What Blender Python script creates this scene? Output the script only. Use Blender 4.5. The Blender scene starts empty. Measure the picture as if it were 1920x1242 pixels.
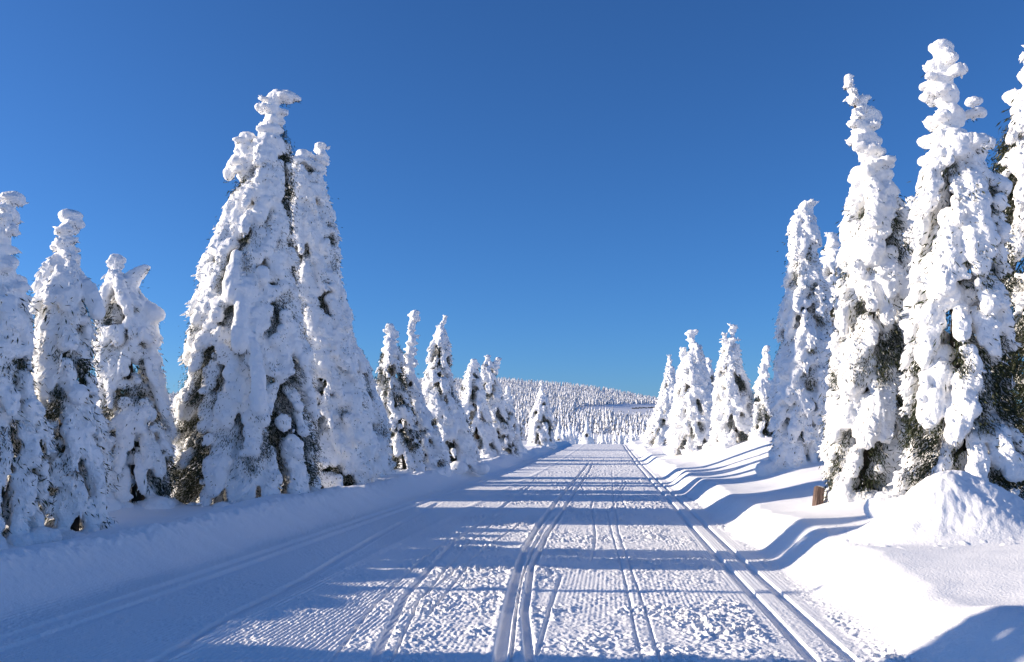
import bpy, math, random
import numpy as np
from mathutils import Vector, noise as mnoise

# ------------------------------------------------------------------ camera, sky, sun, exposure
scene = bpy.context.scene
COL = scene.collection
F = 1663.0                       # focal length in pixels of the 1920 px wide photograph
PITCH = math.radians(6.82)
CAMZ = 1.6
cam_d = bpy.data.cameras.new('camera')
cam = bpy.data.objects.new('camera', cam_d)
COL.objects.link(cam)
cam_d.sensor_width = 36.0
cam_d.lens = 36.0 * F / 1920.0
cam_d.clip_start = 0.05
cam_d.clip_end = 9000
cam.location = (0, 0, CAMZ)
cam.rotation_euler = (math.radians(90) + PITCH, 0, 0)
scene.camera = cam

SUN_EL = math.radians(15.5)
SUN_AZ = math.radians(-86.5)     # clockwise from +Y: to the left, a little ahead of the camera
w = bpy.data.worlds.new('World')
scene.world = w
w.use_nodes = True
nt = w.node_tree
bg = nt.nodes['Background']
sky = nt.nodes.new('ShaderNodeTexSky')
sky.sky_type = 'NISHITA'
sky.sun_disc = False
sky.sun_elevation = SUN_EL
sky.sun_rotation = SUN_AZ
sky.altitude = 1200
sky.air_density = 1.0
sky.dust_density = 1.0
sky.ozone_density = 9.0
nt.links.new(sky.outputs[0], bg.inputs[0])
bg.inputs[1].default_value = 0.095

sun_d = bpy.data.lights.new('sun', 'SUN')
sun_d.energy = 4.3
sun_d.angle = math.radians(0.5)
sun_d.color = (1.0, 0.865, 0.70)
sun = bpy.data.objects.new('sun', sun_d)
COL.objects.link(sun)
from mathutils import Vector
SUNV = Vector((math.sin(SUN_AZ) * math.cos(SUN_EL), math.cos(SUN_AZ) * math.cos(SUN_EL), math.sin(SUN_EL)))
sun.rotation_euler = SUNV.to_track_quat('Z', 'Y').to_euler()
sun.location = SUNV * 50

scene.view_settings.view_transform = 'Standard'
scene.view_settings.look = 'None'
scene.view_settings.exposure = 0.74
scene.view_settings.gamma = 1.0
scene.view_settings.use_curve_mapping = False
scene.render.engine = 'CYCLES'
scene.cycles.max_bounces = 12
scene.cycles.diffuse_bounces = 10
scene.cycles.use_denoising = True


def unproj(px, py, d):
    """photo pixel seen at world depth y=d -> (x, z)"""
    cx = (px - 960.0) / F
    cy = (621.0 - py) / F
    wy = math.cos(PITCH) - cy * math.sin(PITCH)
    wz = math.sin(PITCH) + cy * math.cos(PITCH)
    return cx * d / wy, CAMZ + wz * d / wy


# ------------------------------------------------------------------ noise
def _h(n):
    n = (n ^ (n >> 15)) * np.uint32(0x85ebca6b)
    n = (n ^ (n >> 13)) * np.uint32(0xc2b2ae35)
    n = n ^ (n >> 16)
    return n.astype(np.float32) * np.float32(2.0 / 4294967295.0) - np.float32(1.0)


def noise2(x, y, seed=0):
    x = np.asarray(x, dtype=np.float64); y = np.asarray(y, dtype=np.float64)
    ix = np.floor(x); iy = np.floor(y)
    fx = (x - ix).astype(np.float32); fy = (y - iy).astype(np.float32)
    fx = fx * fx * fx * (fx * (fx * 6 - 15) + 10); fy = fy * fy * fy * (fy * (fy * 6 - 15) + 10)
    a = (ix.astype(np.int64) & 0xffffffff).astype(np.uint32)
    b = (iy.astype(np.int64) & 0xffffffff).astype(np.uint32)
    s = np.uint32(seed * 7919 + 12345)
    k1 = np.uint32(374761393); k2 = np.uint32(668265263); o = np.uint32(1)
    def g(i, j): return _h(i * k1 + j * k2 + s)
    with np.errstate(over='ignore'):
        v00 = g(a, b); v10 = g(a + o, b); v01 = g(a, b + o); v11 = g(a + o, b + o)
    return (v00 * (1 - fx) + v10 * fx) * (1 - fy) + (v01 * (1 - fx) + v11 * fx) * fy


def noise3(p, sc, seed=0):
    q = p * sc
    i = np.floor(q); f = (q - i).astype(np.float32)
    f = f * f * (3 - 2 * f)
    n = (i.astype(np.int64) & 0xffffffff).astype(np.uint32)
    s = np.uint32(seed * 7919 + 777)
    k = (np.uint32(374761393), np.uint32(668265263), np.uint32(2246822519))
    out = 0
    with np.errstate(over='ignore'):
        for dx in (0, 1):
            for dy in (0, 1):
                for dz in (0, 1):
                    v = _h((n[:, 0] + np.uint32(dx)) * k[0] + (n[:, 1] + np.uint32(dy)) * k[1] + (n[:, 2] + np.uint32(dz)) * k[2] + s)
                    wgt = (f[:, 0] if dx else 1 - f[:, 0]) * (f[:, 1] if dy else 1 - f[:, 1]) * (f[:, 2] if dz else 1 - f[:, 2])
                    out = out + v * wgt
    return out


def sm(t):
    t = np.clip(t, 0, 1)
    return t * t * (3 - 2 * t)


# ------------------------------------------------------------------ ground height
_kv = [-4000, 0, 45, 85, 112, 126, 160, 250, 340, 420]
_kz = [0, 0, 0.02, 0.42, 0.76, 0.55, -1.4, -2.8, -2.4, -2.4]
_tv = np.arange(-60, 460, 0.5)
_tz = np.interp(_tv, _kv, _kz)
_ker = np.hanning(41); _ker /= _ker.sum()
_tz = np.convolve(np.pad(_tz, 20, mode='edge'), _ker, mode='valid')
_rp = [-2500, -500, 0, 310, 600, 850, 950, 1020, 1100, 1230, 1400, 1700, 2400, 5000]
_ry = [790, 765, 757, 748, 724, 716, 713, 721, 732, 751, 766, 782, 795, 800]


def hill_px(x, y, r):
    px = 960 + F * x / np.maximum(y, 1.0)
    ridge = np.interp(px, _rp, _ry)
    s = np.clip((r - 350) / 950.0, 0, 1)
    return px, 832 + (ridge - 832) * s ** 0.85


MOUNDS = []      # (x, y, radius, height) snow heaped round the foot of a tree
SKI = []         # wandering ski tracks: (ys, xs, halfwidth, depth)


def ski_px(pts, hw, dep):
    ys, xs = [], []
    for px, py in pts:
        cx = (px - 960.0) / F; cy = (621.0 - py) / F
        wy = math.cos(PITCH) - cy * math.sin(PITCH); wz = math.sin(PITCH) + cy * math.cos(PITCH)
        t = -CAMZ / wz
        ys.append(t * wy); xs.append(t * cx)
    # carry on a little behind the picture's lower edge
    k = 6
    ys.insert(0, ys[0] - 4); xs.insert(0, xs[0] - (xs[1] - xs[0]) * 4 / max(1e-3, ys[2] - ys[1]) if False else xs[0] - 0.25)
    SKI.append((np.array(ys), np.array(xs), hw, dep))


ski_px([(937, 1242), (950, 1160), (966, 1090), (985, 1030), (1012, 985), (1045, 940), (1075, 905), (1092, 885), (1105, 870)], 0.038, 0.05)
ski_px([(994, 1242), (984, 1150), (996, 1070), (1026, 1005), (1058, 955), (1084, 915), (1103, 888), (1112, 870)], 0.025, 0.045)
ski_px([(958, 1242), (968, 1150), (978, 1090), (1000, 1030), (1022, 995)], 0.008, 0.03)
ski_px([(700, 1242), (760, 1120), (850, 1020), (930, 960), (1000, 910)], 0.03, 0.018)
ski_px([(735, 1242), (785, 1130), (880, 1020), (965, 950)], 0.008, 0.012)
ski_px([(1238, 1242), (1205, 1130), (1180, 1060), (1160, 1000), (1150, 940), (1148, 880)], 0.006, 0.012)
ski_px([(1205, 1242), (1190, 1180), (1175, 1100), (1150, 1010), (1135, 950)], 0.005, 0.012)
#ski_px([(1330, 1242), (1270, 1120), (1215, 1040), (1170, 985)], 0.008, 0.010)
ski_px([(300, 1242), (430, 1160), (570, 1088), (700, 1010), (830, 940)], 0.05, 0.03)
ski_px([(620, 1242), (690, 1150), (760, 1080), (850, 1005)], 0.012, 0.014)
#ski_px([(1390, 1242), (1350, 1140), (1320, 1090)], 0.008, 0.012)
random.seed(5)
for k in range(9):
    x0 = random.uniform(-2.8, 1.2); sl = 0.111 + random.uniform(-0.05, 0.05)
    y0 = random.uniform(5, 26); y1 = y0 + random.uniform(3, 14)
    yy = np.linspace(y0, y1, 12)
    SKI.append((yy, x0 + 0.0 + sl * yy + 0.05 * np.sin(yy * random.uniform(.3, .8)), random.uniform(.006, .012), random.uniform(.008, .016)))

GX, GY = unproj(1795, 930, 10.5)[0], 10.6      # the heap of fallen snow beside the trail


def ground_h(x, y, detail=True):
    x = np.asarray(x, dtype=np.float64); y = np.asarray(y, dtype=np.float64)
    r = np.hypot(x, y)
    u = x - 0.111 * y
    z = np.interp(y, _tv, _tz, left=0.0, right=-2.4)
    # banks
    eL = 0.14 * noise2(y / 2.1, u * 0 + 3.1, 1) + 0.06 * noise2(y / 0.5, u * 0 + 7, 2)
    L = sm((-u - 5.15 - eL) / 1.05)
    lump = noise2(x / 0.16, y / 0.16, 3) + 0.6 * noise2(x / 0.07, y / 0.07, 4)
    lip = np.exp(-((-u - 6.15 - eL) / 0.22) ** 2)
    z = z + 0.37 * L + lip * (0.04 + 0.03 * lump)
    z = z + L * (0.09 * noise2(x / 2.7, y / 3.3, 5) + 0.05 * noise2(x / 0.9, y / 1.1, 6)) + 0.8 * sm((-u - 12) / 25) - 0.22 * sm((-u - 6.5) / .9) * (1 - sm((y - 24) / 8))
    eR = 0.11 * noise2(y / 1.9, u * 0 + 1.7, 7) + 0.075 * noise2(y / 0.62, u * 0 + 2.7, 8) + 0.045 * noise2(y / 0.16, u * 0 + .7, 9)
    amp = 0.6 + 0.4 * sm((y - 8) / 4)
    R = sm((u - 1.93 - amp * eR) / (0.72 + .15 * (1 - sm((y - 8) / 4))))
    z = z + 0.38 * R + 0.22 * sm((u - 2.6) / 2.2)
    z = z + R * (0.07 * noise2(x / 2.9, y / 1.9 + 5, 10) + 0.035 * noise2(x / 1.3, y / 0.8, 11) + 0.006 * noise2(x / .33, y / .27, 31))
    rise = sm((y - 14) / 12) * (1 - sm((y - 52) / 20))
    z = z + rise * 0.9 * sm((u - 3.4) / 4.0) + 0.5 * sm((u - 8) / 20)
    for (mx, my, mr, mh) in MOUNDS:
        q = (np.abs(x - mx) < 3 * mr) & (np.abs(y - my) < 3 * mr)
        if np.any(q):
            dd = np.hypot(x - mx, y - my)
            z = z + np.where(q, mh * np.exp(-(dd / mr) ** 2), 0)
    # heap of fallen clods
    dg = np.hypot((x - GX) / 1.4, (y - GY) / 1.15)
    heap = np.clip(1 - dg, 0, 1)
    n = noise2(x / 0.22, y / 0.22, 12) + 0.6 * noise2(x / 0.1, y / 0.1, 13)
    z = z + sm(heap) * 0.62 + sm(heap * 1.6) * (0.028 * n * (.6 + .8 * noise2(x / .5, y / .5, 16)) + .05 * noise2(x / .45, y / .45, 17) + .012 * noise2(x / .045, y / .045, 15))
    sp = sm((1.6 - dg) / 0.8) * (1 - sm(heap * 4))
    z = z + sp * 0.09 * np.clip(noise2(x / 0.10, y / 0.10, 14) - 0.62, 0, 1)
    if detail:
        near = r < 130
        road = sm((u + 5.5) / 0.3) * (1 - sm((u - 1.95) / 0.25)) * near
        xa = x * .94 + y * .34; ya = y * .94 - x * .34; xb = x * .77 - y * .64; yb = y * .77 + x * .64
        bump = 1 - np.abs(noise2(xa / 0.066, ya / 0.072, 20) + .35 * noise2(xb / .034, yb / .034, 28)) * 1.7
        bump2 = 1 - np.abs(noise2(xb / 0.034 + 3, yb / 0.037, 21)) * 1.7
        patch = sm(0.55 + 0.9 * noise2(x / 0.8, y / 1.6, 22) + 0.5 * noise2(x / 0.25, y / 0.4, 23))
        zone = sm((u + 3.3) / 0.6)
        strip = 1 - 0.75 * sm((u - 1.2) / 0.08) * (1 - sm((u - 1.86) / 0.06))
        ch = road * (0.35 + 0.65 * patch) * (0.30 + 0.70 * zone) * strip
        for (ys, xs, hw, dp) in SKI:
            q = (y > ys[0] - .1) & (y < ys[-1] + .1) & near
            if not np.any(q):
                continue
            xx = np.interp(y[q], ys, xs)
            dd = np.abs(x[q] - xx)
            g = 1 - sm((dd - hw) / (0.02 if hw > .02 else .011))
            end = sm((y[q] - ys[0]) / .4) * sm((ys[-1] - y[q]) / (0.1 * (ys[-1] - ys[0])))
            z[q] -= dp * g * end - 0.2 * dp * np.exp(-((dd - hw - 0.04) / 0.03) ** 2) * end
            ch[q] *= 1 - g * end * .9
        z = z + ch * (0.023 * bump + 0.016 * bump2 + .03 * np.clip(noise2(xb / .11, yb / .12, 33) - .25, 0, 1)) * (.7 + .5 * noise2(x / .4, y / .5, 27))
        cord = road * (1 - ch) * (1 - sm((r - 12) / 10)) * (0.2 + 0.8 * sm(.5 + noise2(x / .9, y / 3.0, 24)))
        z = z + cord * 0.0085 * np.sin(2 * math.pi * u / 0.047) * (1 - sm((u + 1.2) / .5) * .7)
        for c in (1.42, 1.70):
            z = z - 0.052 * (1 - sm((np.abs(u - c - 0.015 * np.sin(y / 3)) - 0.042) / 0.014)) * near
        for c in (-4.88, -4.60):
            z = z - 0.040 * (1 - sm((np.abs(u - c) - 0.035) / 0.06)) * near
        z = z + road * .02 * np.exp(-((u + 3.25) / 0.09) ** 2)
        # rough face of both banks, and gentle relief everywhere near
        face = (R * (1 - sm((u - 2.75 - eR) / .3)) + 0.6 * L * (1 - sm((-u - 6.3) / .2))) * near
        z = z + (R * (1 - sm((u - 2.3 - eR) / .3)) + .8 * L * (1 - sm((-u - 6.3) / .2))) * near * (0.009 * noise2(x / .05, y / .05, 25) + 0.010 * noise2(x / .14, y / .14, 26))
    # country beyond the crest
    px, yp = hill_px(x, y, r)
    s = np.clip((r - 350) / 950.0, 0, 1)
    hz = CAMZ + (820 - yp) / F * r
    past = sm((r - 1300) / 900)
    hz = hz * (1 - past) + (-30) * past
    front = sm((r - 340) / 120)
    hz = np.where(y > 0, hz, 8.0 * (1 - past))
    k = sm((y + 200) / 400)
    hz = hz * k + 6 * (1 - k)
    z = z * (1 - front) + (hz + 3 * noise2(x / 120, y / 120, 30) * s * (1 - past)) * front
    return z


def gz(x, y):
    return float(ground_h(np.array([x]), np.array([y]), False)[0])


def ground_hit(px, py):
    d = 4.0
    while d < 200:
        x, z = unproj(px, py, d)
        if z <= gz(x, d):
            return x, d, gz(x, d)
        d += 0.03
    return x, d, z


# ------------------------------------------------------------------ materials
def new_mat(name):
    m = bpy.data.materials.new(name)
    m.use_nodes = True
    t = m.node_tree
    return m, t, t.nodes['Principled BSDF']


def snow_mat(name, col, bumps, rough=0.75, sss=0.0):
    m, t, b = new_mat(name)
    tc = t.nodes.new('ShaderNodeTexCoord')
    nz = t.nodes.new('ShaderNodeTexNoise'); nz.inputs['Scale'].default_value = 1.3; nz.inputs['Detail'].default_value = 4
    t.links.new(tc.outputs['Object'], nz.inputs['Vector'])
    mx = t.nodes.new('ShaderNodeMix'); mx.data_type = 'RGBA'
    mx.inputs['A'].default_value = (*col, 1)
    mx.inputs['B'].default_value = (col[0] * .955, col[1] * .965, col[2] * .975, 1)
    t.links.new(nz.outputs[0], mx.inputs['Factor'])
    t.links.new(mx.outputs['Result'], b.inputs['Base Color'])
    b.inputs['Roughness'].default_value = rough
    b.inputs['Specular IOR Level'].default_value = 0.25
    if sss:
        b.inputs['Subsurface Weight'].default_value = sss
        b.inputs['Subsurface Radius'].default_value = (0.05, 0.06, 0.07)
        b.inputs['Subsurface Scale'].default_value = 1.0
    prev = None
    for sc, st, dist in bumps:
        n = t.nodes.new('ShaderNodeTexNoise'); n.inputs['Scale'].default_value = sc; n.inputs['Detail'].default_value = 3
        t.links.new(tc.outputs['Object'], n.inputs['Vector'])
        bp = t.nodes.new('ShaderNodeBump'); bp.inputs['Strength'].default_value = st; bp.inputs['Distance'].default_value = dist
        t.links.new(n.outputs[0], bp.inputs['Height'])
        if prev: t.links.new(prev.outputs[0], bp.inputs['Normal'])
        prev = bp
    if prev: t.links.new(prev.outputs[0], b.inputs['Normal'])
    return m


M_GROUND = snow_mat('trail_snow', (0.965, 0.955, 0.945), [(9, 0.12, 0.03), (45, 0.6, 0.014), (150, 0.5, 0.005)])
M_SNOW = snow_mat('tree_snow', (0.965, 0.955, 0.94), [(14, 0.8, 0.04), (45, 0.7, 0.014)])


def needle_mat():
    m, t, b = new_mat('spruce_needles')
    geo = t.nodes.new('ShaderNodeNewGeometry')
    cr = t.nodes.new('ShaderNodeValToRGB')
    e = cr.color_ramp.elements
    e[0].position = 0.0; e[0].color = (0.012, 0.016, 0.008, 1)
    e[1].position = 1.0; e[1].color = (0.80, 0.80, 0.82, 1)
    for p, c in ((0.45, (0.028, 0.040, 0.017)), (0.75, (0.060, 0.070, 0.032)), (0.93, (0.09, 0.085, 0.05)), (0.95, (0.5, 0.5, 0.5))):
        n = e.new(p); n.color = (*c, 1)
    t.links.new(geo.outputs['Random Per Island'], cr.inputs[0])
    t.links.new(cr.outputs[0], b.inputs['Base Color'])
    b.inputs['Roughness'].default_value = 0.7
    b.inputs['Specular IOR Level'].default_value = 0.2
    return m


M_NEEDLE = needle_mat()


def wood_mat(name, c1, c2, sc):
    m, t, b = new_mat(name)
    tc = t.nodes.new('ShaderNodeTexCoord')
    mp = t.nodes.new('ShaderNodeMapping'); mp.inputs['Scale'].default_value = (sc, sc, sc * .12)
    n = t.nodes.new('ShaderNodeTexNoise'); n.inputs['Scale'].default_value = 1; n.inputs['Detail'].default_value = 6
    cr = t.nodes.new('ShaderNodeValToRGB')
    cr.color_ramp.elements[0].position = .39; cr.color_ramp.elements[0].color = (*c1, 1)
    cr.color_ramp.elements[1].position = .65; cr.color_ramp.elements[1].color = (*c2, 1)
    bp = t.nodes.new('ShaderNodeBump'); bp.inputs['Strength'].default_value = .6; bp.inputs['Distance'].default_value = .01
    t.links.new(tc.outputs['Object'], mp.inputs[0]); t.links.new(mp.outputs[0], n.inputs['Vector'])
    t.links.new(n.outputs[0], cr.inputs[0]); t.links.new(cr.outputs[0], b.inputs['Base Color'])
    t.links.new(n.outputs[0], bp.inputs['Height']); t.links.new(bp.outputs[0], b.inputs['Normal'])
    b.inputs['Roughness'].default_value = .85
    return m


M_BARK = wood_mat('spruce_bark', (0.03, 0.022, 0.016), (0.09, 0.065, 0.05), 30)
M_POST = wood_mat('weathered_wood', (0.08, 0.05, 0.04), (0.20, 0.13, 0.105), 40)


# ------------------------------------------------------------------ mesh helpers
def mesh_np(name, co, loops, sizes, mat, smooth=True):
    me = bpy.data.meshes.new(name)
    co = np.ascontiguousarray(co, dtype=np.float32)
    loops = np.ascontiguousarray(loops, dtype=np.int32).ravel()
    me.vertices.add(len(co)); me.vertices.foreach_set('co', co.ravel())
    me.loops.add(len(loops)); me.loops.foreach_set('vertex_index', loops)
    if np.isscalar(sizes):
        nf = len(loops) // sizes
        st = np.arange(nf, dtype=np.int32) * sizes
    else:
        nf = len(sizes); st = np.concatenate([[0], np.cumsum(sizes)[:-1]]).astype(np.int32)
    me.polygons.add(nf); me.polygons.foreach_set('loop_start', st)
    me.polygons.foreach_set('use_smooth', np.full(nf, smooth))
    me.update(calc_edges=True)
    me.materials.append(mat)
    return me


def link(name, me, parent=None):
    o = bpy.data.objects.new(name, me)
    COL.objects.link(o)
    if parent: o.parent = parent
    return o


def structure(o):
    o['kind'] = 'structure'
    return o


def thing(name, label, cat, loc, group=None):
    o = bpy.data.objects.new(name, None)
    o.empty_display_size = 0.2
    COL.objects.link(o)
    o.location = loc
    o['label'] = label; o['category'] = cat
    if group: o['group'] = group
    return o


def ico(sub):
    import bmesh
    bm = bmesh.new()
    bmesh.ops.create_icosphere(bm, subdivisions=sub, radius=1.0)
    v = np.array([p.co[:] for p in bm.verts]); f = np.array([[p.index for p in q.verts] for q in bm.faces])
    bm.free()
    return v, f


ICO_V, ICO_F = ico(2)
ICO1_V, ICO1_F = ico(1)


def blobs_mesh(B):
    """B: rows cx cy cz rx ry rz"""
    B = np.array([tuple(b) + (0.0,) * (7 - len(b)) for b in B])
    L_ = ICO_V[None] * B[:, None, 3:6]
    c, s_ = np.cos(B[:, 6])[:, None], np.sin(B[:, 6])[:, None]
    V = np.stack([L_[..., 0] * c - L_[..., 1] * s_, L_[..., 0] * s_ + L_[..., 1] * c, L_[..., 2]], -1) + B[:, None, :3]
    Fc = ICO_F[None] + (np.arange(len(B)) * len(ICO_V))[:, None, None]
    return V.reshape(-1, 3), Fc.reshape(-1, 3)



def with_rime(me, P, D, rng, k=1.0):
    """small crisp lumps of rime (points P, directions D) added to the snow skin"""
    n = len(P)
    if n == 0: return me
    nv = len(me.vertices); npoly = len(me.polygons); nl = len(me.loops)
    co = np.empty(nv * 3, dtype=np.float32); me.vertices.foreach_get('co', co)
    lv = np.empty(nl, dtype=np.int32); me.loops.foreach_get('vertex_index', lv)
    lt = np.empty(npoly, dtype=np.int32); me.polygons.foreach_get('loop_total', lt)
    D = D / (np.linalg.norm(D, axis=1)[:, None] + 1e-6)
    s1 = np.cross(D, rng.normal(0, 1, (n, 3))); s1 /= np.linalg.norm(s1, axis=1)[:, None] + 1e-6
    s2 = np.cross(D, s1)
    r = rng.uniform(.008, .022, n) * k; L = r * rng.uniform(2.0, 5.0, n)
    V = (P[:, None] + ICO1_V[None, :, 0:1] * s1[:, None] * r[:, None, None] + ICO1_V[None, :, 1:2] * s2[:, None] * r[:, None, None]
         + ICO1_V[None, :, 2:3] * D[:, None] * L[:, None, None]).reshape(-1, 3)
    Fc = (ICO1_F[None] + (np.arange(n) * len(ICO1_V))[:, None, None] + nv).reshape(-1)
    out = mesh_np('snow', np.vstack([co.reshape(-1, 3), V]), np.concatenate([lv, Fc]), np.concatenate([lt, np.full(n * len(ICO1_F), 3, dtype=np.int32)]), me.materials[0])
    bpy.data.meshes.remove(me)
    return out




def remeshed(B, voxel, mat, seed, amp=1.0, mask_ground=None):
    """fuse the blobs into one snow skin, then roughen it along its normals"""
    V, Fc = blobs_mesh(B)
    me = mesh_np('tmp', V, Fc, 3, mat)
    o = link('tmp', me)
    r = o.modifiers.new('r', 'REMESH'); r.mode = 'VOXEL'; r.voxel_size = voxel; r.use_smooth_shade = True
    s = o.modifiers.new('s', 'SMOOTH'); s.factor = 0.5; s.iterations = 1
    dg = bpy.context.evaluated_depsgraph_get()
    out = bpy.data.meshes.new_from_object(o.evaluated_get(dg))
    bpy.data.objects.remove(o); bpy.data.meshes.remove(me)
    n = len(out.vertices)
    co = np.empty(n * 3, dtype=np.float32); out.vertices.foreach_get('co', co); co = co.reshape(-1, 3).astype(np.float64)
    no = np.empty(n * 3, dtype=np.float32); out.vertex_normals.foreach_get('vector', no); no = no.reshape(-1, 3)
    k = max(1.0, voxel / 0.035)
    cd = co * np.array([1.0, 1.0, .42])
    d = 0.045 * (0.45 - np.abs(noise3(cd, 5.5, seed))) + 0.026 * (0.4 - np.abs(noise3(cd, 13.0 / k, seed + 1))) * 1.3
    if voxel < .06: d = d + 0.016 * (.35 - np.abs(noise3(cd, 26.0, seed + 2))) * 1.3 - 0.05 * np.clip(noise3(co, 9.0, seed + 4) - .45, 0, 1)
    co = co + no * (d * amp)[:, None]
    out.vertices.foreach_set('co', co.astype(np.float32).ravel())
    out.update()
    out.materials.clear(); out.materials.append(mat)
    return out


def cards_mesh(name, C, A, W, mat):
    """diamond-shaped twig blades: centre start C, axis A (with length), half width W"""
    n = len(C)
    V = np.stack([C, C + A * .45 + W, C + A, C + A * .45 - W], axis=1).reshape(-1, 3)
    return mesh_np(name, V, np.arange(n * 4), 4, mat, False)


def trunk_mesh(pts, rad, n=10):
    V, Fc = [], []
    for (x, y, z), r in zip(pts, rad):
        for k in range(n):
            a = 2 * math.pi * k / n
            rr = r * (1 + .08 * math.sin(3 * a + z))
            V.append((x + rr * math.cos(a), y + rr * math.sin(a), z))
    for i in range(len(pts) - 1):
        for k in range(n):
            Fc.append((i * n + k, i * n + (k + 1) % n, (i + 1) * n + (k + 1) % n, (i + 1) * n + k))
    top = len(V); V.append(pts[-1])
    me = mesh_np('trunk', np.array(V), np.array(Fc), 4, M_BARK)
    return me


# ------------------------------------------------------------------ the snow-laden spruce
def grow_spruce(zs, xs, rs, rng, voxel, finger=0.17, bare=0.0, bare_side=0.0, plaster=1.0, needles=1.0,
                spires=(), limbs=(), seed=0, steep=1.0, hole_t=-.33, inner=.3, rime=1.0, low_bare=0.0, yoff=None, skirt=True):
    """zs ascending heights above base, xs axis offset, rs crown radius. returns meshes snow, foliage, trunk (local)"""
    zs = np.array(zs); xs = np.array(xs); rs = np.array(rs)
    H = zs[-1]
    ph = rng.uniform(0, 6.28)
    cs = (2.2, .72, .5) if voxel < .045 else ((1.4, .6, .7) if voxel < .06 else (1.0, .65, .9))
    def ax(z): return np.interp(z, zs, xs)
    def ay(z): return 0.06 * math.sin(z * 1.3 + ph) * min(1, z)
    def rad(z): return np.interp(z, zs, rs)
    B, C, A, W = [], [], [], []
    RP, RD = [], []

    def twigs(p, n, spread, direc, ln=(0.05, 0.12), wd=(0.009, 0.017)):
        n *= cs[0]; ln = (ln[0] * cs[1], ln[1] * cs[1]); wd = (wd[0] * cs[2], wd[1] * cs[2])
        n = rng.poisson(n * needles)
        if n <= 0: return
        c = p + rng.normal(0, 1, (n, 3)) * spread
        d = direc + rng.normal(0, 0.55, (n, 3)); d[:, 2] -= 0.35
        d /= np.linalg.norm(d, axis=1)[:, None] + 1e-6
        l = rng.uniform(*ln, n)
        s = np.cross(d, rng.normal(0, 1, (n, 3))); s /= np.linalg.norm(s, axis=1)[:, None] + 1e-6
        C.append(c); A.append(d * l[:, None]); W.append(s * rng.uniform(*wd, n)[:, None])

    # drooping boughs laid over each other like shingles
    z = 0.10
    while z < H:
        R = rad(z)
        if R < 2.4 * finger: break
        n = max(4, int(2 * math.pi * R / (2.5 * finger)))
        a0 = rng.uniform(0, 6.28)
        for k in range(n):
            a = a0 + 2 * math.pi * (k + rng.uniform(-.35, .35)) / n
            zt = max(0.02, z + rng.uniform(-.2, .2))
            drop = (0.36 + 0.38 * R) * rng.uniform(.6, 1.5) * steep
            drop = min(drop, H - zt - .2)
            Ri = max(0.0, rad(zt + drop) * .45)
            isb = rng.random() < bare * (1 + bare_side * math.cos(a)) * (1 if R > .5 else .3) + low_bare * (zt < .30 * H)
            rb = finger * rng.uniform(.62, 1.15) * min(1.0, .55 + .35 * R)
            Rt = max(.05, rad(zt) * rng.uniform(0.92, 1.06) - rb * .75)
            ln = math.hypot(drop, Rt - Ri)
            m = max(3, int(ln / (rb * .38)))
            tw = rng.uniform(-.25, .25)
            dirv = np.array([math.cos(a), math.sin(a), -.9 * drop / max(.3, Rt)])
            dirv /= np.linalg.norm(dirv)
            broke = rng.random() < .3; wide = rng.uniform(.75, 1.35)
            for i in range(m + 1):
                t = i / m
                rr = Ri + (Rt - Ri) * t ** .75
                zz = zt + drop * (1 - t ** 1.25)
                aa = a + tw * t
                p = np.array([ax(zz) + rr * math.cos(aa), ay(zz) + rr * math.sin(aa), zz])
                env = (0.55 + 0.6 * t) if t < .75 else (1.0 - 1.1 * (t - .75))
                q = rb * env * rng.uniform(.88, 1.12)
                m3 = mnoise.noise(Vector(p * 1.5 + ph * 10)) + .7 * mnoise.noise(Vector(p * 3.6 - ph * 5))
                hole = m3 < hole_t and t < .9
                if not isb and not hole and not (broke and rng.random() < .35):
                    j = rng.normal(0, .12 * rb, 3)
                    B.append((p[0] + j[0], p[1] + j[1], p[2] + j[2], q * .72, q * wide, q * rng.uniform(.8, 1.0), aa))
                    if voxel < .12:
                        nr_ = rng.poisson(2.6 * rime * min(1, (.045 / voxel) ** 1.2))
                        if nr_:
                            dd_ = rng.normal(0, 1, (nr_, 3)) + np.array([math.cos(aa), math.sin(aa), -.3]) * .8
                            dd_ /= np.linalg.norm(dd_, axis=1)[:, None]
                            RP.append(p + dd_ * np.array([q * .92, q * .92, q * 1.0])); RD.append(dd_ * .35 + dirv * 1.3 + rng.normal(0, .3, (nr_, 3)))
                if t > .25:
                    base = p - np.array([math.cos(aa), math.sin(aa), 0]) * q * (0.45 if not (isb or hole) else .25) - np.array([0, 0, q * .75])
                    twigs(base, (1.6 if not (isb or hole) else 24.0) * (rb / .12), np.array([q * .7, q * .7, q * .45]), dirv * (1.0 if not isb else 1.3))
        z += finger * 2.05 * rng.uniform(.8, 1.2)
    z_up = z
    # rime and clods plastered over the crown
    area_n = int(plaster * 1.3 * sum(rad(q) for q in np.arange(0.1, z_up, .1)))
    for i in range(area_n):
        zz = rng.uniform(0.05, max(z_up, .3)); R = rad(zz)
        if rng.random() > R / max(rs): continue
        a = rng.uniform(0, 6.28)
        rr = R * rng.uniform(.7, .97) - .04
        q = rng.uniform(.035, .095)
        B.append((ax(zz) + rr * math.cos(a), ay(zz) + rr * math.sin(a), zz, q, q, q * .8))
    # snow lodged deeper inside, so that little sky shows through
    for i in range(int(9 * inner * sum(rad(q) for q in np.arange(0.1, z_up, .1)))):
        zz = rng.uniform(0.05, max(z_up, .3)); R = rad(zz)
        if rng.random() > R / max(rs): continue
        a = rng.uniform(0, 6.28); rr = R * rng.uniform(.25, .6); q = rng.uniform(.07, .15)
        B.append((ax(zz) + rr * math.cos(a), ay(zz) + rr * math.sin(a), zz, q, q, q * 1.2))
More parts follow.
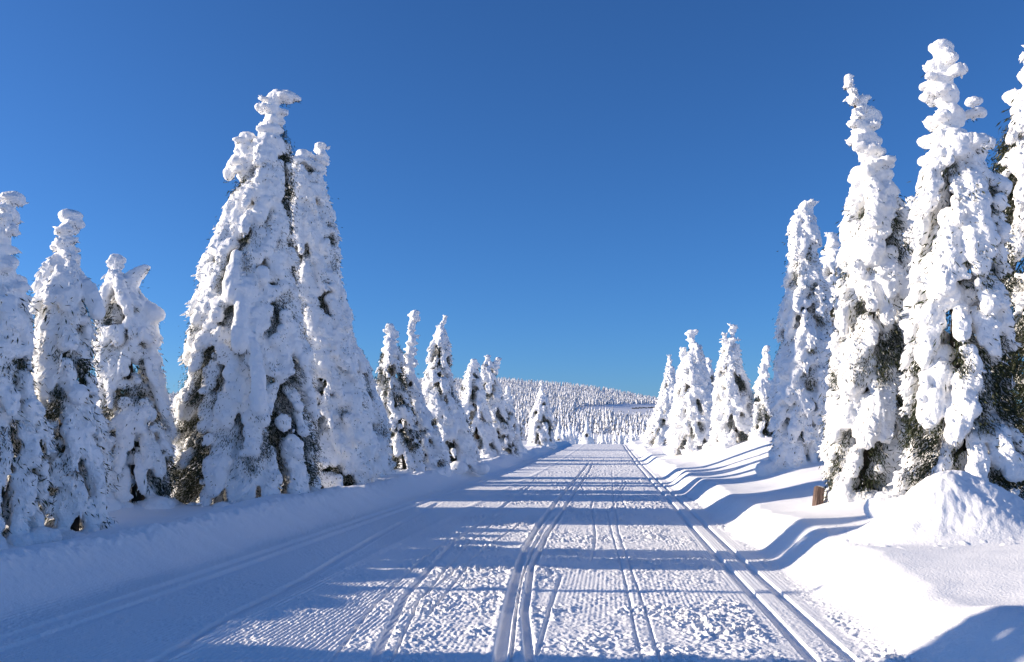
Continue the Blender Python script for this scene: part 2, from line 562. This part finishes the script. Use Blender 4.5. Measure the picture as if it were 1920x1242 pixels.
    # dark inner crown
    for zz in np.arange(0.1, z_up, .1):
        R = rad(zz)
        n = int(60 * R * needles)
        for i in range(max(1, n // 4)):
            a = rng.uniform(0, 6.28); rr = R * rng.uniform(.35, .78)
            p = np.array([ax(zz) + rr * math.cos(a), ay(zz) + rr * math.sin(a), zz])
            twigs(p, 4, np.array([.1, .1, .08]), np.array([math.cos(a), math.sin(a), -.6]), ln=(.1, .20), wd=(.012, .026))

    # the spire: stacked cushions of snow
    def spire(zz, top, fx, fy, fr, knob=1.0):
        while zz < top - .02:
            R = max(fr(zz), .03)
            x0, y0 = fx(zz), fy(zz)
            q = R * .5
            B.append((x0, y0, zz, q, q, max(.05, R * .5)))
            k0 = rng.uniform(.9, 1.12); ao = rng.uniform(0, 6.28)
            tilt = rng.uniform(0, .35) * R
            for i in range(4 + int(R * 6)):
                a = rng.uniform(0, 6.28)
                s = R * rng.uniform(.26, .46)
                rr = max(0, R * k0 * rng.uniform(.90, 1.1) * (1 + .12 * math.cos(a - ao)) - s)
                hz_ = tilt * math.cos(a - ao) + rng.uniform(-.04, .04) * min(1, R * 3)
                B.append((x0 + rr * math.cos(a), y0 + rr * math.sin(a), zz + hz_, s, s, s * rng.uniform(.42, .62)))
                if voxel < .12 and (voxel < .05 or rng.random() < .35):
                    dd_ = rng.normal(0, 1, (3, 3)); dd_ /= np.linalg.norm(dd_, axis=1)[:, None]
                    RP.append(np.array([x0 + rr * math.cos(a), y0 + rr * math.sin(a), zz + hz_]) + dd_ * np.array([s * .85, s * .85, s * .42])); RD.append(np.cross(dd_, rng.normal(0, 1, (3, 3))) + dd_ * .3)
                p = np.array([x0 + rr * .85 * math.cos(a), y0 + rr * .85 * math.sin(a), zz + hz_ - s * .55])
                twigs(p, 5.0, np.array([s * .45, s * .45, s * .25]), np.array([math.cos(a), math.sin(a), -.4]), ln=(.03, .09), wd=(.007, .014))
            zz += max(.07, R * rng.uniform(.5, .85))
        R = max(fr(top - .03), .04)
        B.append((fx(top), fy(top), top - R * .35, R * .9, R * .9, R * .45))
    spire(z_up, H, ax, ay, rad)
    for sp in spires:
        sz, sx, sr, sy = [np.array(q) for q in sp]
        spire(sz[0], sz[-1], lambda q: np.interp(q, sz, sx), lambda q: float(np.interp(q, sz, sy)), lambda q: np.interp(q, sz, sr))
    for (p0, p1, r0, r1, fl) in limbs:
        p0 = np.array(p0); p1 = np.array(p1)
        L = np.linalg.norm(p1 - p0); m = max(3, int(L / (min(r0, r1) * .45)))
        for i in range(m + 1):
            t = i / m
            p = p0 + (p1 - p0) * t; p[2] += .12 * L * math.sin(math.pi * t)
            q = r0 + (r1 - r0) * t
            q *= rng.uniform(.85, 1.15)
            B.append((p[0], p[1], p[2], q, q, q * fl))
            twigs(p - np.array([0, 0, q * fl]), 5, np.array([q * .5, q * .5, q * .2]), (p1 - p0) / L)
    if skirt:
        for i in range(int(14 * rs[0] / .5)):
            a = rng.uniform(0, 6.28); rr = rs[0] * rng.uniform(.5, 1.02)
            q = rng.uniform(.10, .26)
            B.append((ax(0) + rr * math.cos(a), rr * math.sin(a), rng.uniform(-.12, .06), q * 1.4, q * 1.4, q))
    snow = remeshed(B, voxel, M_SNOW, seed)
    if RP: snow = with_rime(snow, np.concatenate(RP), np.concatenate(RD), rng, max(1.0, voxel / .036))
    if C:
        fol = cards_mesh('foliage', np.concatenate(C), np.concatenate(A), np.concatenate(W), M_NEEDLE)
    else:
        fol = None
    tp = [(ax(q), ay(q), q) for q in np.linspace(0, H * .93, 14)]
    tp[0] = (tp[0][0], tp[0][1], -.4)
    tr = trunk_mesh(tp, np.linspace(.05 + H * .016, .02, 14))
    return snow, fol, tr


def plant(name_parts, root):
    snow, fol, tr = name_parts
    snow.name = 'snow_load'; tr.name = 'trunk'
    link('trunk', tr, root)
    if fol: link('foliage', fol, root)
    link('snow_load', snow, root)


def photo_tree(label, d, prof, voxel=.04, spires=(), limbs=(), seed=1, group='snow covered spruces beside the trail', base_r=None, **kw):
    """prof: photo rows (y, left x, right x) from top to bottom, measured at depth d"""
    rng = np.random.default_rng(seed)
    zz, xx, rr = [], [], []
    for (py, xl, xr) in prof:
        a, z = unproj(xl, py, d); b, _ = unproj(xr, py, d)
        zz.append(z); xx.append((a + b) / 2); rr.append((b - a) / 2)
    zz, xx, rr = zz[::-1], xx[::-1], rr[::-1]
    bx = xx[0]
    g = gz(bx, d)
    MOUNDS_PENDING.append((bx, d, rr[0] * 1.15, .12))
    zz = [z - g for z in zz]
    while len(zz) > 2 and zz[1] < 0.1:
        zz.pop(0); xx.pop(0); rr.pop(0)
    if zz[0] > .05:
        zz.insert(0, 0.0); xx.insert(0, xx[0]); rr.insert(0, base_r or rr[0] * 1.03)
    else:
        zz[0] = 0.0
    xx = [x - bx for x in xx]
    sps = []
    for sp in spires:
        dy = 0
        if not isinstance(sp[0], tuple): dy, sp = sp[0], sp[1:]
        sz, sx, sr = [], [], []
        for (py, xl, xr) in sp[::-1]:
            a, z = unproj(xl, py, d + dy); b, _ = unproj(xr, py, d + dy)
            sz.append(z - g); sx.append((a + b) / 2 - bx); sr.append((b - a) / 2)
        sps.append((sz, sx, sr, [dy] * len(sz)))
    lms = []
    for (x0, y0, dy0, x1, y1, dy1, r0, r1, fl) in limbs:
        a, z = unproj(x0, y0, d + dy0); b, z2 = unproj(x1, y1, d + dy1)
        lms.append(((a - bx, dy0, z - g), (b - bx, dy1, z2 - g), r0 * d / F, r1 * d / F, fl))
    root = thing('snowy_spruce', label, 'tree', (bx, d, g), group)
    plant(grow_spruce(zz, xx, rr, rng, voxel, spires=sps, limbs=lms, seed=seed, **kw), root)
    return root


MOUNDS_PENDING = []

# ---- left of the trail
photo_tree('tall snow covered spruce cut off by the left edge of the photo', 12.0,
    [(361, 0, 43), (385, -12, 40), (415, -14, 36), (456, -20, 29), (491, -28, 38), (537, -35, 58), (600, -48, 64), (690, -62, 60), (760, -80, 76), (833, -95, 90), (920, -108, 80), (1005, -115, 76)],
    voxel=.033, seed=11, bare=.12, bare_side=.6)
photo_tree('narrow snow spruce with a round cap, second from the left edge', 13.0,
    [(394, 108, 150), (412, 102, 157), (433, 96, 142), (468, 95, 146), (508, 90, 153), (537, 68, 168), (584, 62, 176), (650, 66, 182), (690, 62, 185), (800, 56, 194), (920, 56, 204), (985, 60, 202)],
    limbs=[(160, 540, 0, 182, 585, -.1, 14, 12, 1.3)], voxel=.036, seed=12, bare=.16)
photo_tree('snow spruce with a forked top whose right tip points up like a wing', 17.6,
    [(479, 205, 232), (492, 202, 237), (508, 200, 236), (537, 204, 247), (560, 192, 262), (590, 184, 294), (618, 178, 297), (688, 180, 304), (775, 181, 318), (862, 185, 326), (950, 196, 324)],
    limbs=[(238, 536, 0, 276, 502, 0, 17, 9, .7), (262, 575, 0, 288, 590, 0, 20, 18, .9)], voxel=.038, seed=13, bare=.12)
photo_tree('largest spruce left of the trail, its snowy tip bent over to the right', 19.2,
    [(172, 512, 534), (180, 498, 542), (190, 486, 544), (202, 482, 545), (217, 484, 532), (243, 478, 533), (262, 474, 545), (290, 462, 550), (324, 452, 548), (350, 440, 548), (404, 417, 552), (451, 400, 557), (511, 374, 558), (551, 372, 566), (631, 348, 577), (718, 340, 592), (818, 328, 600), (899, 316, 602), (950, 314, 598)],
    spires=[(-.1, (249, 446, 476), (262, 440, 480), (290, 438, 482), (330, 430, 490))],
    limbs=[(528, 182, 0, 559, 186, 0, 14, 6, .9), (445, 305, 0, 428, 330, 0, 12, 9, 1.2),
           (444, 478, -.95, 434, 552, -1.15, 8, 15, 1.3), (450, 565, -1.2, 452, 640, -1.4, 8, 15, 1.3), (474, 640, -1.3, 487, 765, -1.7, 7, 13, 1.4)],
    voxel=.042, seed=14, low_bare=.12, hole_t=-.24, bare=.16, finger=.19, steep=1.25)
photo_tree('twin topped spruce right behind the largest left spruce', 24.0,
    [(284, 556, 580), (296, 548, 586), (324, 540, 600), (360, 532, 614), (417, 522, 634), (484, 520, 638), (551, 515, 652), (604, 515, 662), (658, 512, 676), (751, 510, 696), (818, 508, 704), (885, 508, 706)],
    spires=[(0, (270, 590, 614), (282, 584, 621), (300, 586, 618), (330, 584, 612), (380, 584, 620))], voxel=.048, seed=15, bare=.06, steep=1.3)
photo_tree('broad low spruce with a short tip at the right foot of the twin topped spruce', 26.5,
    [(590, 644, 658), (604, 640, 658), (640, 636, 664), (680, 628, 690), (751, 612, 714), (818, 604, 736), (870, 606, 740)],
    voxel=.055, seed=16, bare=.06, steep=1.3)
photo_tree('snow spruce with a blunt column top, left one of a close pair', 29.8,
    [(609, 724, 740), (620, 720, 748), (647, 718, 750), (676, 710, 762), (728, 700, 768), (763, 706, 772), (821, 722, 790), (880, 724, 800)],
    voxel=.06, seed=17, low_bare=.25, bare=.3, finger=.16)
photo_tree('snow spruce with a thin leaning neck, right one of a close pair', 31.5,
    [(583, 770, 788), (592, 762, 792), (609, 763, 780), (621, 764, 778), (632, 761, 784), (661, 752, 784), (699, 748, 782), (763, 750, 800), (800, 748, 822), (850, 750, 842), (885, 752, 846)],
    voxel=.06, seed=18, bare=.25, finger=.16)
photo_tree('pointed snow spruce standing clear of the hill, tip like a finger', 35.0,
    [(592, 831, 839), (601, 828, 838), (612, 820, 838), (632, 817, 840), (656, 801, 847), (699, 796, 848), (748, 790, 862), (790, 788, 882), (840, 796, 898), (865, 800, 904)],
    voxel=.065, seed=19, hole_t=-.5, bare=.1)
photo_tree('small snow spruce with a rounded head in front of the wooded hill', 51.0,
    [(674, 882, 896), (690, 877, 896), (719, 866, 905), (763, 858, 916), (821, 856, 934), (856, 858, 942)],
    limbs=[(893, 679, 0, 899, 688, 0, 3, 3, 1)], voxel=.07, seed=20, bare=.12)
photo_tree('snow spruce with a ragged double knob top and dark right flank', 56.0,
    [(667, 909, 921), (680, 905, 922), (690, 902, 926), (734, 898, 943), (792, 898, 960), (850, 902, 976)],
    spires=[(0, (671, 926, 942), (680, 924, 940), (700, 920, 936))], voxel=.075, seed=21, bare=.3, bare_side=.6)
photo_tree('slim little snow spruce last in the left row', 62.0,
    [(725, 948, 956), (740, 942, 958), (763, 940, 964), (806, 938, 974), (850, 940, 984)],
    voxel=.08, seed=22, bare=.1)
photo_tree('lone small snow spruce where the trail reaches its crest', 83.0,
    [(715, 1014, 1018), (734, 1010, 1021), (757, 1001, 1030), (784, 992, 1036), (810, 989, 1040), (840, 988, 1043)],
    voxel=.09, seed=23, bare=.16, finger=.2)

# ---- right of the trail
photo_tree('tallest spruce right of the trail above the heap of fallen snow', 11.6,
    [(79, 1748, 1788), (90, 1742, 1795), (105, 1736, 1800), (120, 1730, 1812), (145, 1730, 1806), (166, 1731, 1815), (189, 1732, 1832), (234, 1730, 1834), (257, 1724, 1820), (287, 1722, 1830), (325, 1719, 1846), (363, 1716, 1862), (378, 1712, 1868), (476, 1708, 1886), (590, 1700, 1896), (741, 1702, 1904), (817, 1692, 1912), (900, 1682, 1916), (950, 1676, 1920)],
    limbs=[(1795, 270, -.3, 1850, 268, -.45, 20, 14, .75), (1830, 340, -.2, 1880, 350, -.3, 20, 18, .9)],
    voxel=.031, seed=31, low_bare=.35, hole_t=-.5, inner=.7, bare=.16, bare_side=.9, finger=.18)
photo_tree('tall leaning spruce with hooked snow knobs and dark boughs near its foot', 14.6,
    [(144, 1582, 1596), (161, 1580, 1600), (181, 1586, 1620), (196, 1590, 1612), (208, 1593, 1640), (228, 1590, 1634), (255, 1586, 1664), (289, 1594, 1670), (336, 1602, 1680), (377, 1590, 1692), (438, 1573, 1705), (499, 1576, 1704), (559, 1566, 1704), (661, 1556, 1708), (762, 1547, 1712), (830, 1540, 1712), (925, 1548, 1690)],
    limbs=[(1612, 192, 0, 1624, 183, 0, 13, 11, .6), (1630, 214, 0, 1642, 220, 0, 11, 10, 1.2)],
    voxel=.036, seed=32, low_bare=.3, hole_t=-.5, inner=.7, bare=.13, bare_side=.4, finger=.19)
photo_tree('bushy snow spruce with a flat cap, left neighbour of the leaning spruce', 23.0,
    [(380, 1496, 1526), (390, 1491, 1532), (408, 1490, 1520), (424, 1480, 1526), (458, 1476, 1538), (512, 1478, 1538), (560, 1464, 1560), (661, 1452, 1563), (762, 1440, 1550), (830, 1440, 1545), (862, 1442, 1540)],
    voxel=.05, seed=33, hole_t=-.5, inner=.7, bare=.1)
photo_tree('plain white spruce top showing between the flat capped and the leaning spruce', 30.0,
    [(438, 1550, 1568), (450, 1542, 1574), (472, 1539, 1579), (526, 1536, 1584), (620, 1520, 1600), (740, 1500, 1620), (850, 1490, 1630)],
    voxel=.065, seed=34, bare=.02, needles=.5)
photo_tree('snow spruce cut off by the right edge of the photo', 12.8,
    [(60, 1925, 1950), (105, 1912, 1960), (140, 1892, 1975), (166, 1888, 1975), (185, 1896, 1980), (234, 1882, 1990), (287, 1870, 2000), (380, 1860, 2020), (476, 1850, 2040), (590, 1850, 2060), (741, 1856, 2080), (850, 1850, 2090), (950, 1850, 2095)],
    voxel=.042, seed=35, low_bare=.25, bare=.35, bare_side=-.8)
photo_tree('half hidden spruce top with twiggy tip between the two tallest right spruces', 17.5,
    [(368, 1704, 1716), (385, 1696, 1722), (420, 1690, 1735), (480, 1680, 1750), (600, 1665, 1765), (760, 1650, 1780), (920, 1640, 1790)],
    voxel=.055, seed=36, bare=.25)
photo_tree('small snow spruce with a ball on top behind the flat capped spruce', 41.0,
    [(650, 1431, 1444), (660, 1429, 1446), (670, 1427, 1446), (696, 1422, 1444), (722, 1416, 1446), (773, 1408, 1460), (830, 1402, 1465)],
    voxel=.07, seed=37, bare=.08)
photo_tree('snow spruce with stacked cap and dark right shoulder in the middle right', 42.0,
    [(610, 1368, 1382), (617, 1366, 1384), (626, 1368, 1376), (637, 1360, 1386), (657, 1352, 1386), (683, 1346, 1392), (709, 1340, 1402), (747, 1336, 1414), (799, 1332, 1420), (830, 1330, 1424)],
    spires=[(0, (624, 1353, 1361), (632, 1352, 1363), (645, 1352, 1366))], voxel=.065, seed=38, hole_t=-.45, bare=.25, bare_side=.7)
photo_tree('snow spruce with a heavy T shaped crown of snow beside the right bank', 49.0,
    [(620, 1286, 1308), (628, 1283, 1310), (640, 1286, 1304), (648, 1289, 1317), (665, 1289, 1314), (683, 1274, 1324), (709, 1268, 1332), (747, 1262, 1344), (786, 1254, 1352), (838, 1248, 1358), (858, 1248, 1360)],
    spires=[(0, (652, 1276, 1288), (664, 1273, 1290), (690, 1272, 1290))], voxel=.07, seed=39, hole_t=-.55, needles=.8, bare=.14)
photo_tree('little snow spire peeking out between two spruces in the middle right', 58.0,
    [(671, 1324, 1332), (690, 1320, 1338), (709, 1316, 1342), (760, 1310, 1348), (830, 1304, 1352)],
    voxel=.09, seed=40, bare=.05)
photo_tree('leftmost spruce of the right hand row, sloping down to the trail', 73.0,
    [(666, 1252, 1259), (683, 1249, 1262), (709, 1245, 1270), (735, 1238, 1276), (760, 1229, 1278), (799, 1212, 1274), (838, 1202, 1270)],
    voxel=.085, seed=41, hole_t=-.5, needles=.8, bare=.16)

# ---- left of the picture: the trees whose shadows cross the trail in front
random.seed(3)
def side_tree(label, x, y, H, R, seed, neck=.5):
    rng = np.random.default_rng(seed)
    g = gz(x, y)
    MOUNDS_PENDING.append((x, y, R * 1.1, .12))
    root = thing('snowy_spruce', label, 'tree', (x, y, g), 'snow covered spruces beside the trail')
    zs = [0, H * .2, H * .45, H * .62, H * .8, H * .93, H]
    rs = [R, R * .92, R * .68, R * .45, neck * R * .5, neck * R * .36, neck * R * .25]
    plant(grow_spruce(zs, [0, 0, .03, .02, -.03, .02, .05], rs, rng, .07, seed=seed, needles=.5), root)
side_tree('stout spruce just outside the left edge throwing the nearest shadow band', -7.3, 6.6, 5.6, .95, 61, .9)
side_tree('thin spruce outside the left edge throwing the narrow shadow', -7.4, 10.0, 2.9, .28, 62, .6)
side_tree('low spruce behind the left camera side of the trail', -7.4, 4.6, 5.0, 1.2, 63)


# ---- low young spruces filling gaps behind left row, plus unseen ones added for shade
def young_spruce(label, x, y, H, R, seed):
    rng = np.random.default_rng(seed)
    g = gz(x, y)
    MOUNDS_PENDING.append((x, y, R * 1.1, .1))
    root = thing('young_spruce', label, 'tree', (x, y, g), 'young snowed in spruces behind the left row')
    plant(grow_spruce([0, H * .5, H * .82, H], [0, 0, .04, .02], [R, R * .95, R * .75, R * .4], rng, .08, seed=seed, needles=.5, finger=.15), root)
_y = [(-8.8, 7.9, 1.65), (-8.9, 8.55, 1.75), (-8.8, 9.25, 1.88), (-8.8, 10.95, 2.0), (-9.3, 14.2, 2.3), (-8.8, 10.0, 1.88), (-9.2, 15.1, 2.3), (-8.2, 16.9, 2.0), (-9.1, 16.0, 2.3), (-7.6, 21.8, 2.0),  # low trees added left of the view to keep sun off the left lane
      (-6.9, 24.4, 1.8), (-6.6, 26.9, 2.0), (-5.9, 29.0, 1.6), (-5.5, 33.5, 2.1), (-4.6, 36.0, 1.7), (-4.3, 40.5, 2.0), (-3.4, 43.5, 1.8), (-2.9, 48.5, 2.2), (-2.2, 51.5, 1.8), (-1.4, 57.5, 2.2), (-.6, 65.5, 2.2)]
_w = ['added for shade outside the left edge, nearest the camera', 'added for shade outside the left edge, behind the nearest bank', 'added for shade outside the left edge, second from the camera', 'added for shade outside the left edge, beside the thin spruce', 'added for shade outside the left edge, behind the round capped spruce', 'added for shade outside the left edge, behind the thin spruce',
      'added for shade at the left edge, behind the round capped spruce', 'behind the left foot of the largest left spruce', 'added for shade left of the wing tipped spruce', 'behind the twin topped spruce',
      'behind the broad low spruce', 'in the gap left of the close pair', 'between the two spruces of the close pair', 'right of the close pair under the snow shelf', 'left of the pointed finger tipped spruce',
      'right of the pointed finger tipped spruce', 'left of the small round headed spruce', 'between the round headed and the double knob spruce', 'at the foot of the double knob spruce', 'beside the slim last spruce', 'past the last spruce of the left row']
for i, ((x, y, h), t_) in enumerate(zip(_y, _w)):
    young_spruce('low young snow spruce ' + t_, x, y, h * (.55 if y > 20 else 1), (1.0 if y < 12 else .62 + .12 * (i % 3)), 90 + i)

MOUNDS[:] = MOUNDS_PENDING

# ------------------------------------------------------------------ ground: one sheet, finer near the camera
def build_ground():
    inner = np.radians(np.linspace(-34, 34, 1500))
    outer = np.radians(np.concatenate([np.linspace(34, 60, 60)[1:], np.linspace(60, 300, 100)[1:], np.linspace(300, 326, 60)[1:-1]]))
    th = np.concatenate([inner, outer])
    r1 = np.linspace(0.4, 4.6, 40)
    r2 = 1.0 / np.linspace(1 / 4.65, 1 / 60.0, 820)
    r3 = np.geomspace(60.3, 130, 130)
    r4 = np.geomspace(131, 1350, 260)
    r5 = np.geomspace(1400, 6500, 30)
    r = np.concatenate([r1, r2, r3, r4, r5])
    TH, RR = np.meshgrid(th, r)
    X = (RR * np.sin(TH)).ravel(); Y = (RR * np.cos(TH)).ravel()
    Z = np.empty_like(X)
    for i in range(0, len(X), 200000):
        s = slice(i, i + 200000)
        Z[s] = ground_h(X[s], Y[s], True)
    nr, nt_ = len(r), len(th)
    co = np.stack([X, Y, Z], 1)
    co = np.vstack([co, [[0, 0, float(Z[:nt_].mean())]]])
    I = np.arange(nr - 1)[:, None] * nt_ + np.arange(nt_)[None]
    J = np.arange(nr - 1)[:, None] * nt_ + (np.arange(nt_)[None] + 1) % nt_
    q = np.stack([I, I + nt_, J + nt_, J], -1).reshape(-1, 4)[:, ::-1]
    c = len(co) - 1
    j = (np.arange(nt_) + 1) % nt_
    tri = np.stack([np.arange(nt_), np.full(nt_, c), j], 1)[:, ::-1]
    loops = np.concatenate([q.ravel(), tri.ravel()])
    sizes = np.concatenate([np.full(len(q), 4), np.full(len(tri), 3)])
    me = mesh_np('snow_ground', co, loops, sizes, M_GROUND)
    return structure(link('snow_ground', me))
build_ground()

# ------------------------------------------------------------------ stump beside the leaning spruce
def stump():
    x, y, z = ground_hit(1534, 946); z += .05
    root = thing('wooden_post', 'short weathered brown wooden post leaning in the snow under the leaning spruce', 'post', (x, y, z))
    root.rotation_euler = (math.radians(-4), math.radians(11), math.radians(12))
    import bmesh
    bm = bmesh.new()
    n = 14
    rings = []
    for k, (h, s) in enumerate([(-.3, 1.05), (0, 1.02), (.1, 1.0), (.18, .99), (.222, .985), (.228, .97)]):
        ring = []
        for i in range(n):
            a = 2 * math.pi * i / n
            sx, sy = .082 * s, .06 * s
            p = 7
            cc, ss = math.cos(a), math.sin(a)
            rr = 1 / ((abs(cc)) ** p + (abs(ss)) ** p) ** (1 / p)
            ring.append(bm.verts.new((sx * rr * cc, sy * rr * ss, h + (.012 * math.sin(a * 2) if h > .2 else 0))))
        rings.append(ring)
    for a, b in zip(rings, rings[1:]):
        for i in range(n):
            bm.faces.new((a[i], a[(i + 1) % n], b[(i + 1) % n], b[i]))
    bm.faces.new(rings[-1])
    me = bpy.data.meshes.new('post_body'); bm.to_mesh(me); bm.free()
    me.materials.append(M_POST)
    link('post_body', me, root)
    V = [(rx, ry, .232, .04, .03, .018) for rx, ry in ((-.035, 0), (.0, .02), (.04, -.015), (0, -.02))]
    sn = remeshed(V, .012, M_SNOW, 3, .15); sn.name = 'snow_cap'
    link('snow_cap', sn, root)
stump()

# ------------------------------------------------------------------ small spruces in the hollow behind the crest
def small_spruce_meshes(seed, H, R):
    rng = np.random.default_rng(seed)
    zs = [0, H * .25, H * .5, H * .75, H * .92, H]
    rs = [R, R * .82, R * .55, R * .28, R * .14, R * .1]
    return grow_spruce(zs, [0, 0, .05, 0, .08, .1], rs, rng, .16, finger=.26, seed=seed, needles=.35, bare=.2, plaster=.5)

hollow_src = [small_spruce_meshes(200 + k, 7.0, 1.5) for k in range(3)]
for s_ in hollow_src:
    s_[0].name = 'snow_load'; s_[1].name = 'foliage'; s_[2].name = 'trunk'
random.seed(77)
spots = []
tries = 0
while len(spots) < 150 and tries < 9000:
    tries += 1
    d = random.uniform(170, 360)
    px = random.uniform(1020, 1260) if random.random() < .75 else random.uniform(250, 1500)
    x = (px - 960) / F * d
    if any((x - a) ** 2 + (d - b) ** 2 < 7 for a, b, _ in spots): continue
    if d < 235 and not (1040 < px < 1110): continue
    spots.append((x, d, px))
spots.sort(key=lambda s: s[1])
def place_word(px, d):
    a = ('to the left of the lone crest spruce' if px < 985 else 'just right of the lone crest spruce' if px < 1075 else
         'beyond the middle of the trail end' if px < 1130 else 'beyond the right end of the trail' if px < 1200 else 'behind the right hand row')
    b = 'near' if d < 260 else 'middle' if d < 310 else 'far'
    return a, b
for i, (x, d, px) in enumerate(spots):
    src = hollow_src[i % 3]
    a, b = place_word(px, d)
    o = thing('hollow_spruce', 'small %s snow spruce %s' % ({'near': 'front row', 'middle': 'middle row', 'far': 'back row'}[b], a), 'tree', (x, d, gz(x, d) - .1), 'small snow spruces in the hollow, %s rows, %s' % (b, a))
    s = random.uniform(.5, .95) * (1.1 if px < 1110 else 1)
    o.scale = (s * random.uniform(1.1, 1.5), s * random.uniform(1.1, 1.5), s)
    o.rotation_euler.z = random.uniform(0, 6.28)
    for nm, me in zip(('snow_load', 'foliage', 'trunk'), src):
        link(nm, me, o)

# ------------------------------------------------------------------ the wooded hill: far forest as one mass
def hill_forest():
    rng = np.random.default_rng(9)
    N = 110000
    az = np.radians(rng.uniform(-34, 31, N)); r = np.sqrt(rng.uniform(350 ** 2, 1345 ** 2, N))
    # evener spacing: keep one tree per jittered cell
    key = np.floor(r * az / 5.6).astype(int) * 100000 + np.floor(r / 7.0).astype(int)
    _, idx = np.unique(key, return_index=True)
    az, r = az[idx], r[idx]
    x = r * np.sin(az); y = r * np.cos(az)
    px, yp = hill_px(x, y, r)
    wob = 3 * noise2(x / 60, y / 60, 41)
    ridge_up = np.interp(px, [1070, 1110, 1240, 1400], [765, 761, 759, 766])
    clear = (px > 1078 + wob) & (yp > ridge_up + 2 + wob * .4) & (yp < 781 + wob * .5)
    clear2 = (px > 1150) & (yp >= 778) & (yp < 797) & (rng.random(len(px)) < .7)
    thin = (noise2(x / 45, y / 45, 42) < -.62)
    keep = ~(clear | clear2 | thin)
    x, y, r = x[keep], y[keep], r[keep]
    z = ground_h(x, y, False)
    n = len(x)
    H = (3.2 + 7.2 * rng.random(n) ** .8) * (1 - .25 * np.clip((r - 900) / 400, 0, 1)); R = H * rng.uniform(.20, .30, n)
    # a little tree: three overlapping ragged tiers, six sides
    S = 6
    tiers = [(0.0, .45, 1.0), (.28, .72, .74), (.55, 1.0, .45)]
    V, Fc = [], []
    off = 0
    lean = rng.normal(0, .03, (n, 2))
    for (z0, z1, q) in tiers:
        a0 = rng.uniform(0, 6.28, n)
        ring = np.empty((n, S, 3))
        for k in range(S):
            a = a0 + 2 * math.pi * k / S
            rr = R * q * rng.uniform(.65, 1.2, n)
            zz = H * (z0 + rng.uniform(-.03, .10, n))
            ring[:, k, 0] = x + rr * np.cos(a); ring[:, k, 1] = y + rr * np.sin(a); ring[:, k, 2] = z + zz
        top = np.stack([x + lean[:, 0] * H * z1, y + lean[:, 1] * H * z1, z + H * z1], 1)[:, None]
        bot = np.stack([x, y, z + H * z0 * .9 + H * .04], 1)[:, None]
        V.append(np.concatenate([ring, top, bot], 1))
    V = np.stack(V, 1)                          # n, 3, S+2, 3
    base = np.arange(n * 3) * (S + 2)
    k = np.arange(S)
    up = np.stack([k, (k + 1) % S, np.full(S, S)], 1); dn = np.stack([(k + 1) % S, k, np.full(S, S + 1)], 1)
    f = np.concatenate([up, dn])
    Fc = base[:, None, None] + f[None]
    m, t, b = new_mat('far_forest')
    geo = t.nodes.new('ShaderNodeNewGeometry')
    tc = t.nodes.new('ShaderNodeTexCoord')
    nz = t.nodes.new('ShaderNodeTexNoise'); nz.inputs['Scale'].default_value = .9; nz.inputs['Detail'].default_value = 3
    cr = t.nodes.new('ShaderNodeValToRGB')
    cr.color_ramp.elements[0].position = .35; cr.color_ramp.elements[0].color = (.06, .07, .06, 1)
    cr.color_ramp.elements[1].position = .50; cr.color_ramp.elements[1].color = (.86, .87, .90, 1)
    t.links.new(tc.outputs['Object'], nz.inputs['Vector'])
    t.links.new(nz.outputs[0], cr.inputs[0]); t.links.new(cr.outputs[0], b.inputs['Base Color'])
    b.inputs['Roughness'].default_value = .9
    me = mesh_np('hill_forest', V.reshape(-1, 3), Fc.reshape(-1, 3), 3, m)
    o = link('hill_forest', me)
    o['kind'] = 'stuff'; o['label'] = 'dense snow covered spruce forest over the far hill'; o['category'] = 'forest'
    print('hill trees', n)
hill_forest()

# dark line of bushes across the clearing on the hill
def clearing_hedge():
    pts = []
    rng = np.random.default_rng(4)
    for px in np.linspace(1186, 1236, 22):
        best = None
        for d in np.arange(500, 1200, 10.):
            x = (px - 960) / F * d
            _, yp = hill_px(np.array([x]), np.array([d]), np.array([math.hypot(x, d)]))
            if yp[0] <= 769: best = (x, d); break
        pts.append(best)
    x0, d0 = pts[0]
    root_z = gz(x0, d0)
    B = []
    for (x, d) in pts:
        for k in range(3):
            q = rng.uniform(.5, 1.0)
            B.append((x - x0 + rng.uniform(-.8, .8), d - d0 + rng.uniform(-.5, .5), gz(x, d) - root_z + .5, q, q, q * .9))
    m, t, b = new_mat('dark_bushes'); b.inputs['Base Color'].default_value = (.05, .055, .045, 1); b.inputs['Roughness'].default_value = .9
    me = remeshed(B, .22, m, 5)
    o = link('hedge', me); me.name = 'hedge'
    o.location = (x0, d0, root_z)
    o['label'] = 'thin dark line of low bushes crossing the snowy clearing on the far hill'; o['category'] = 'hedge'
clearing_hedge()
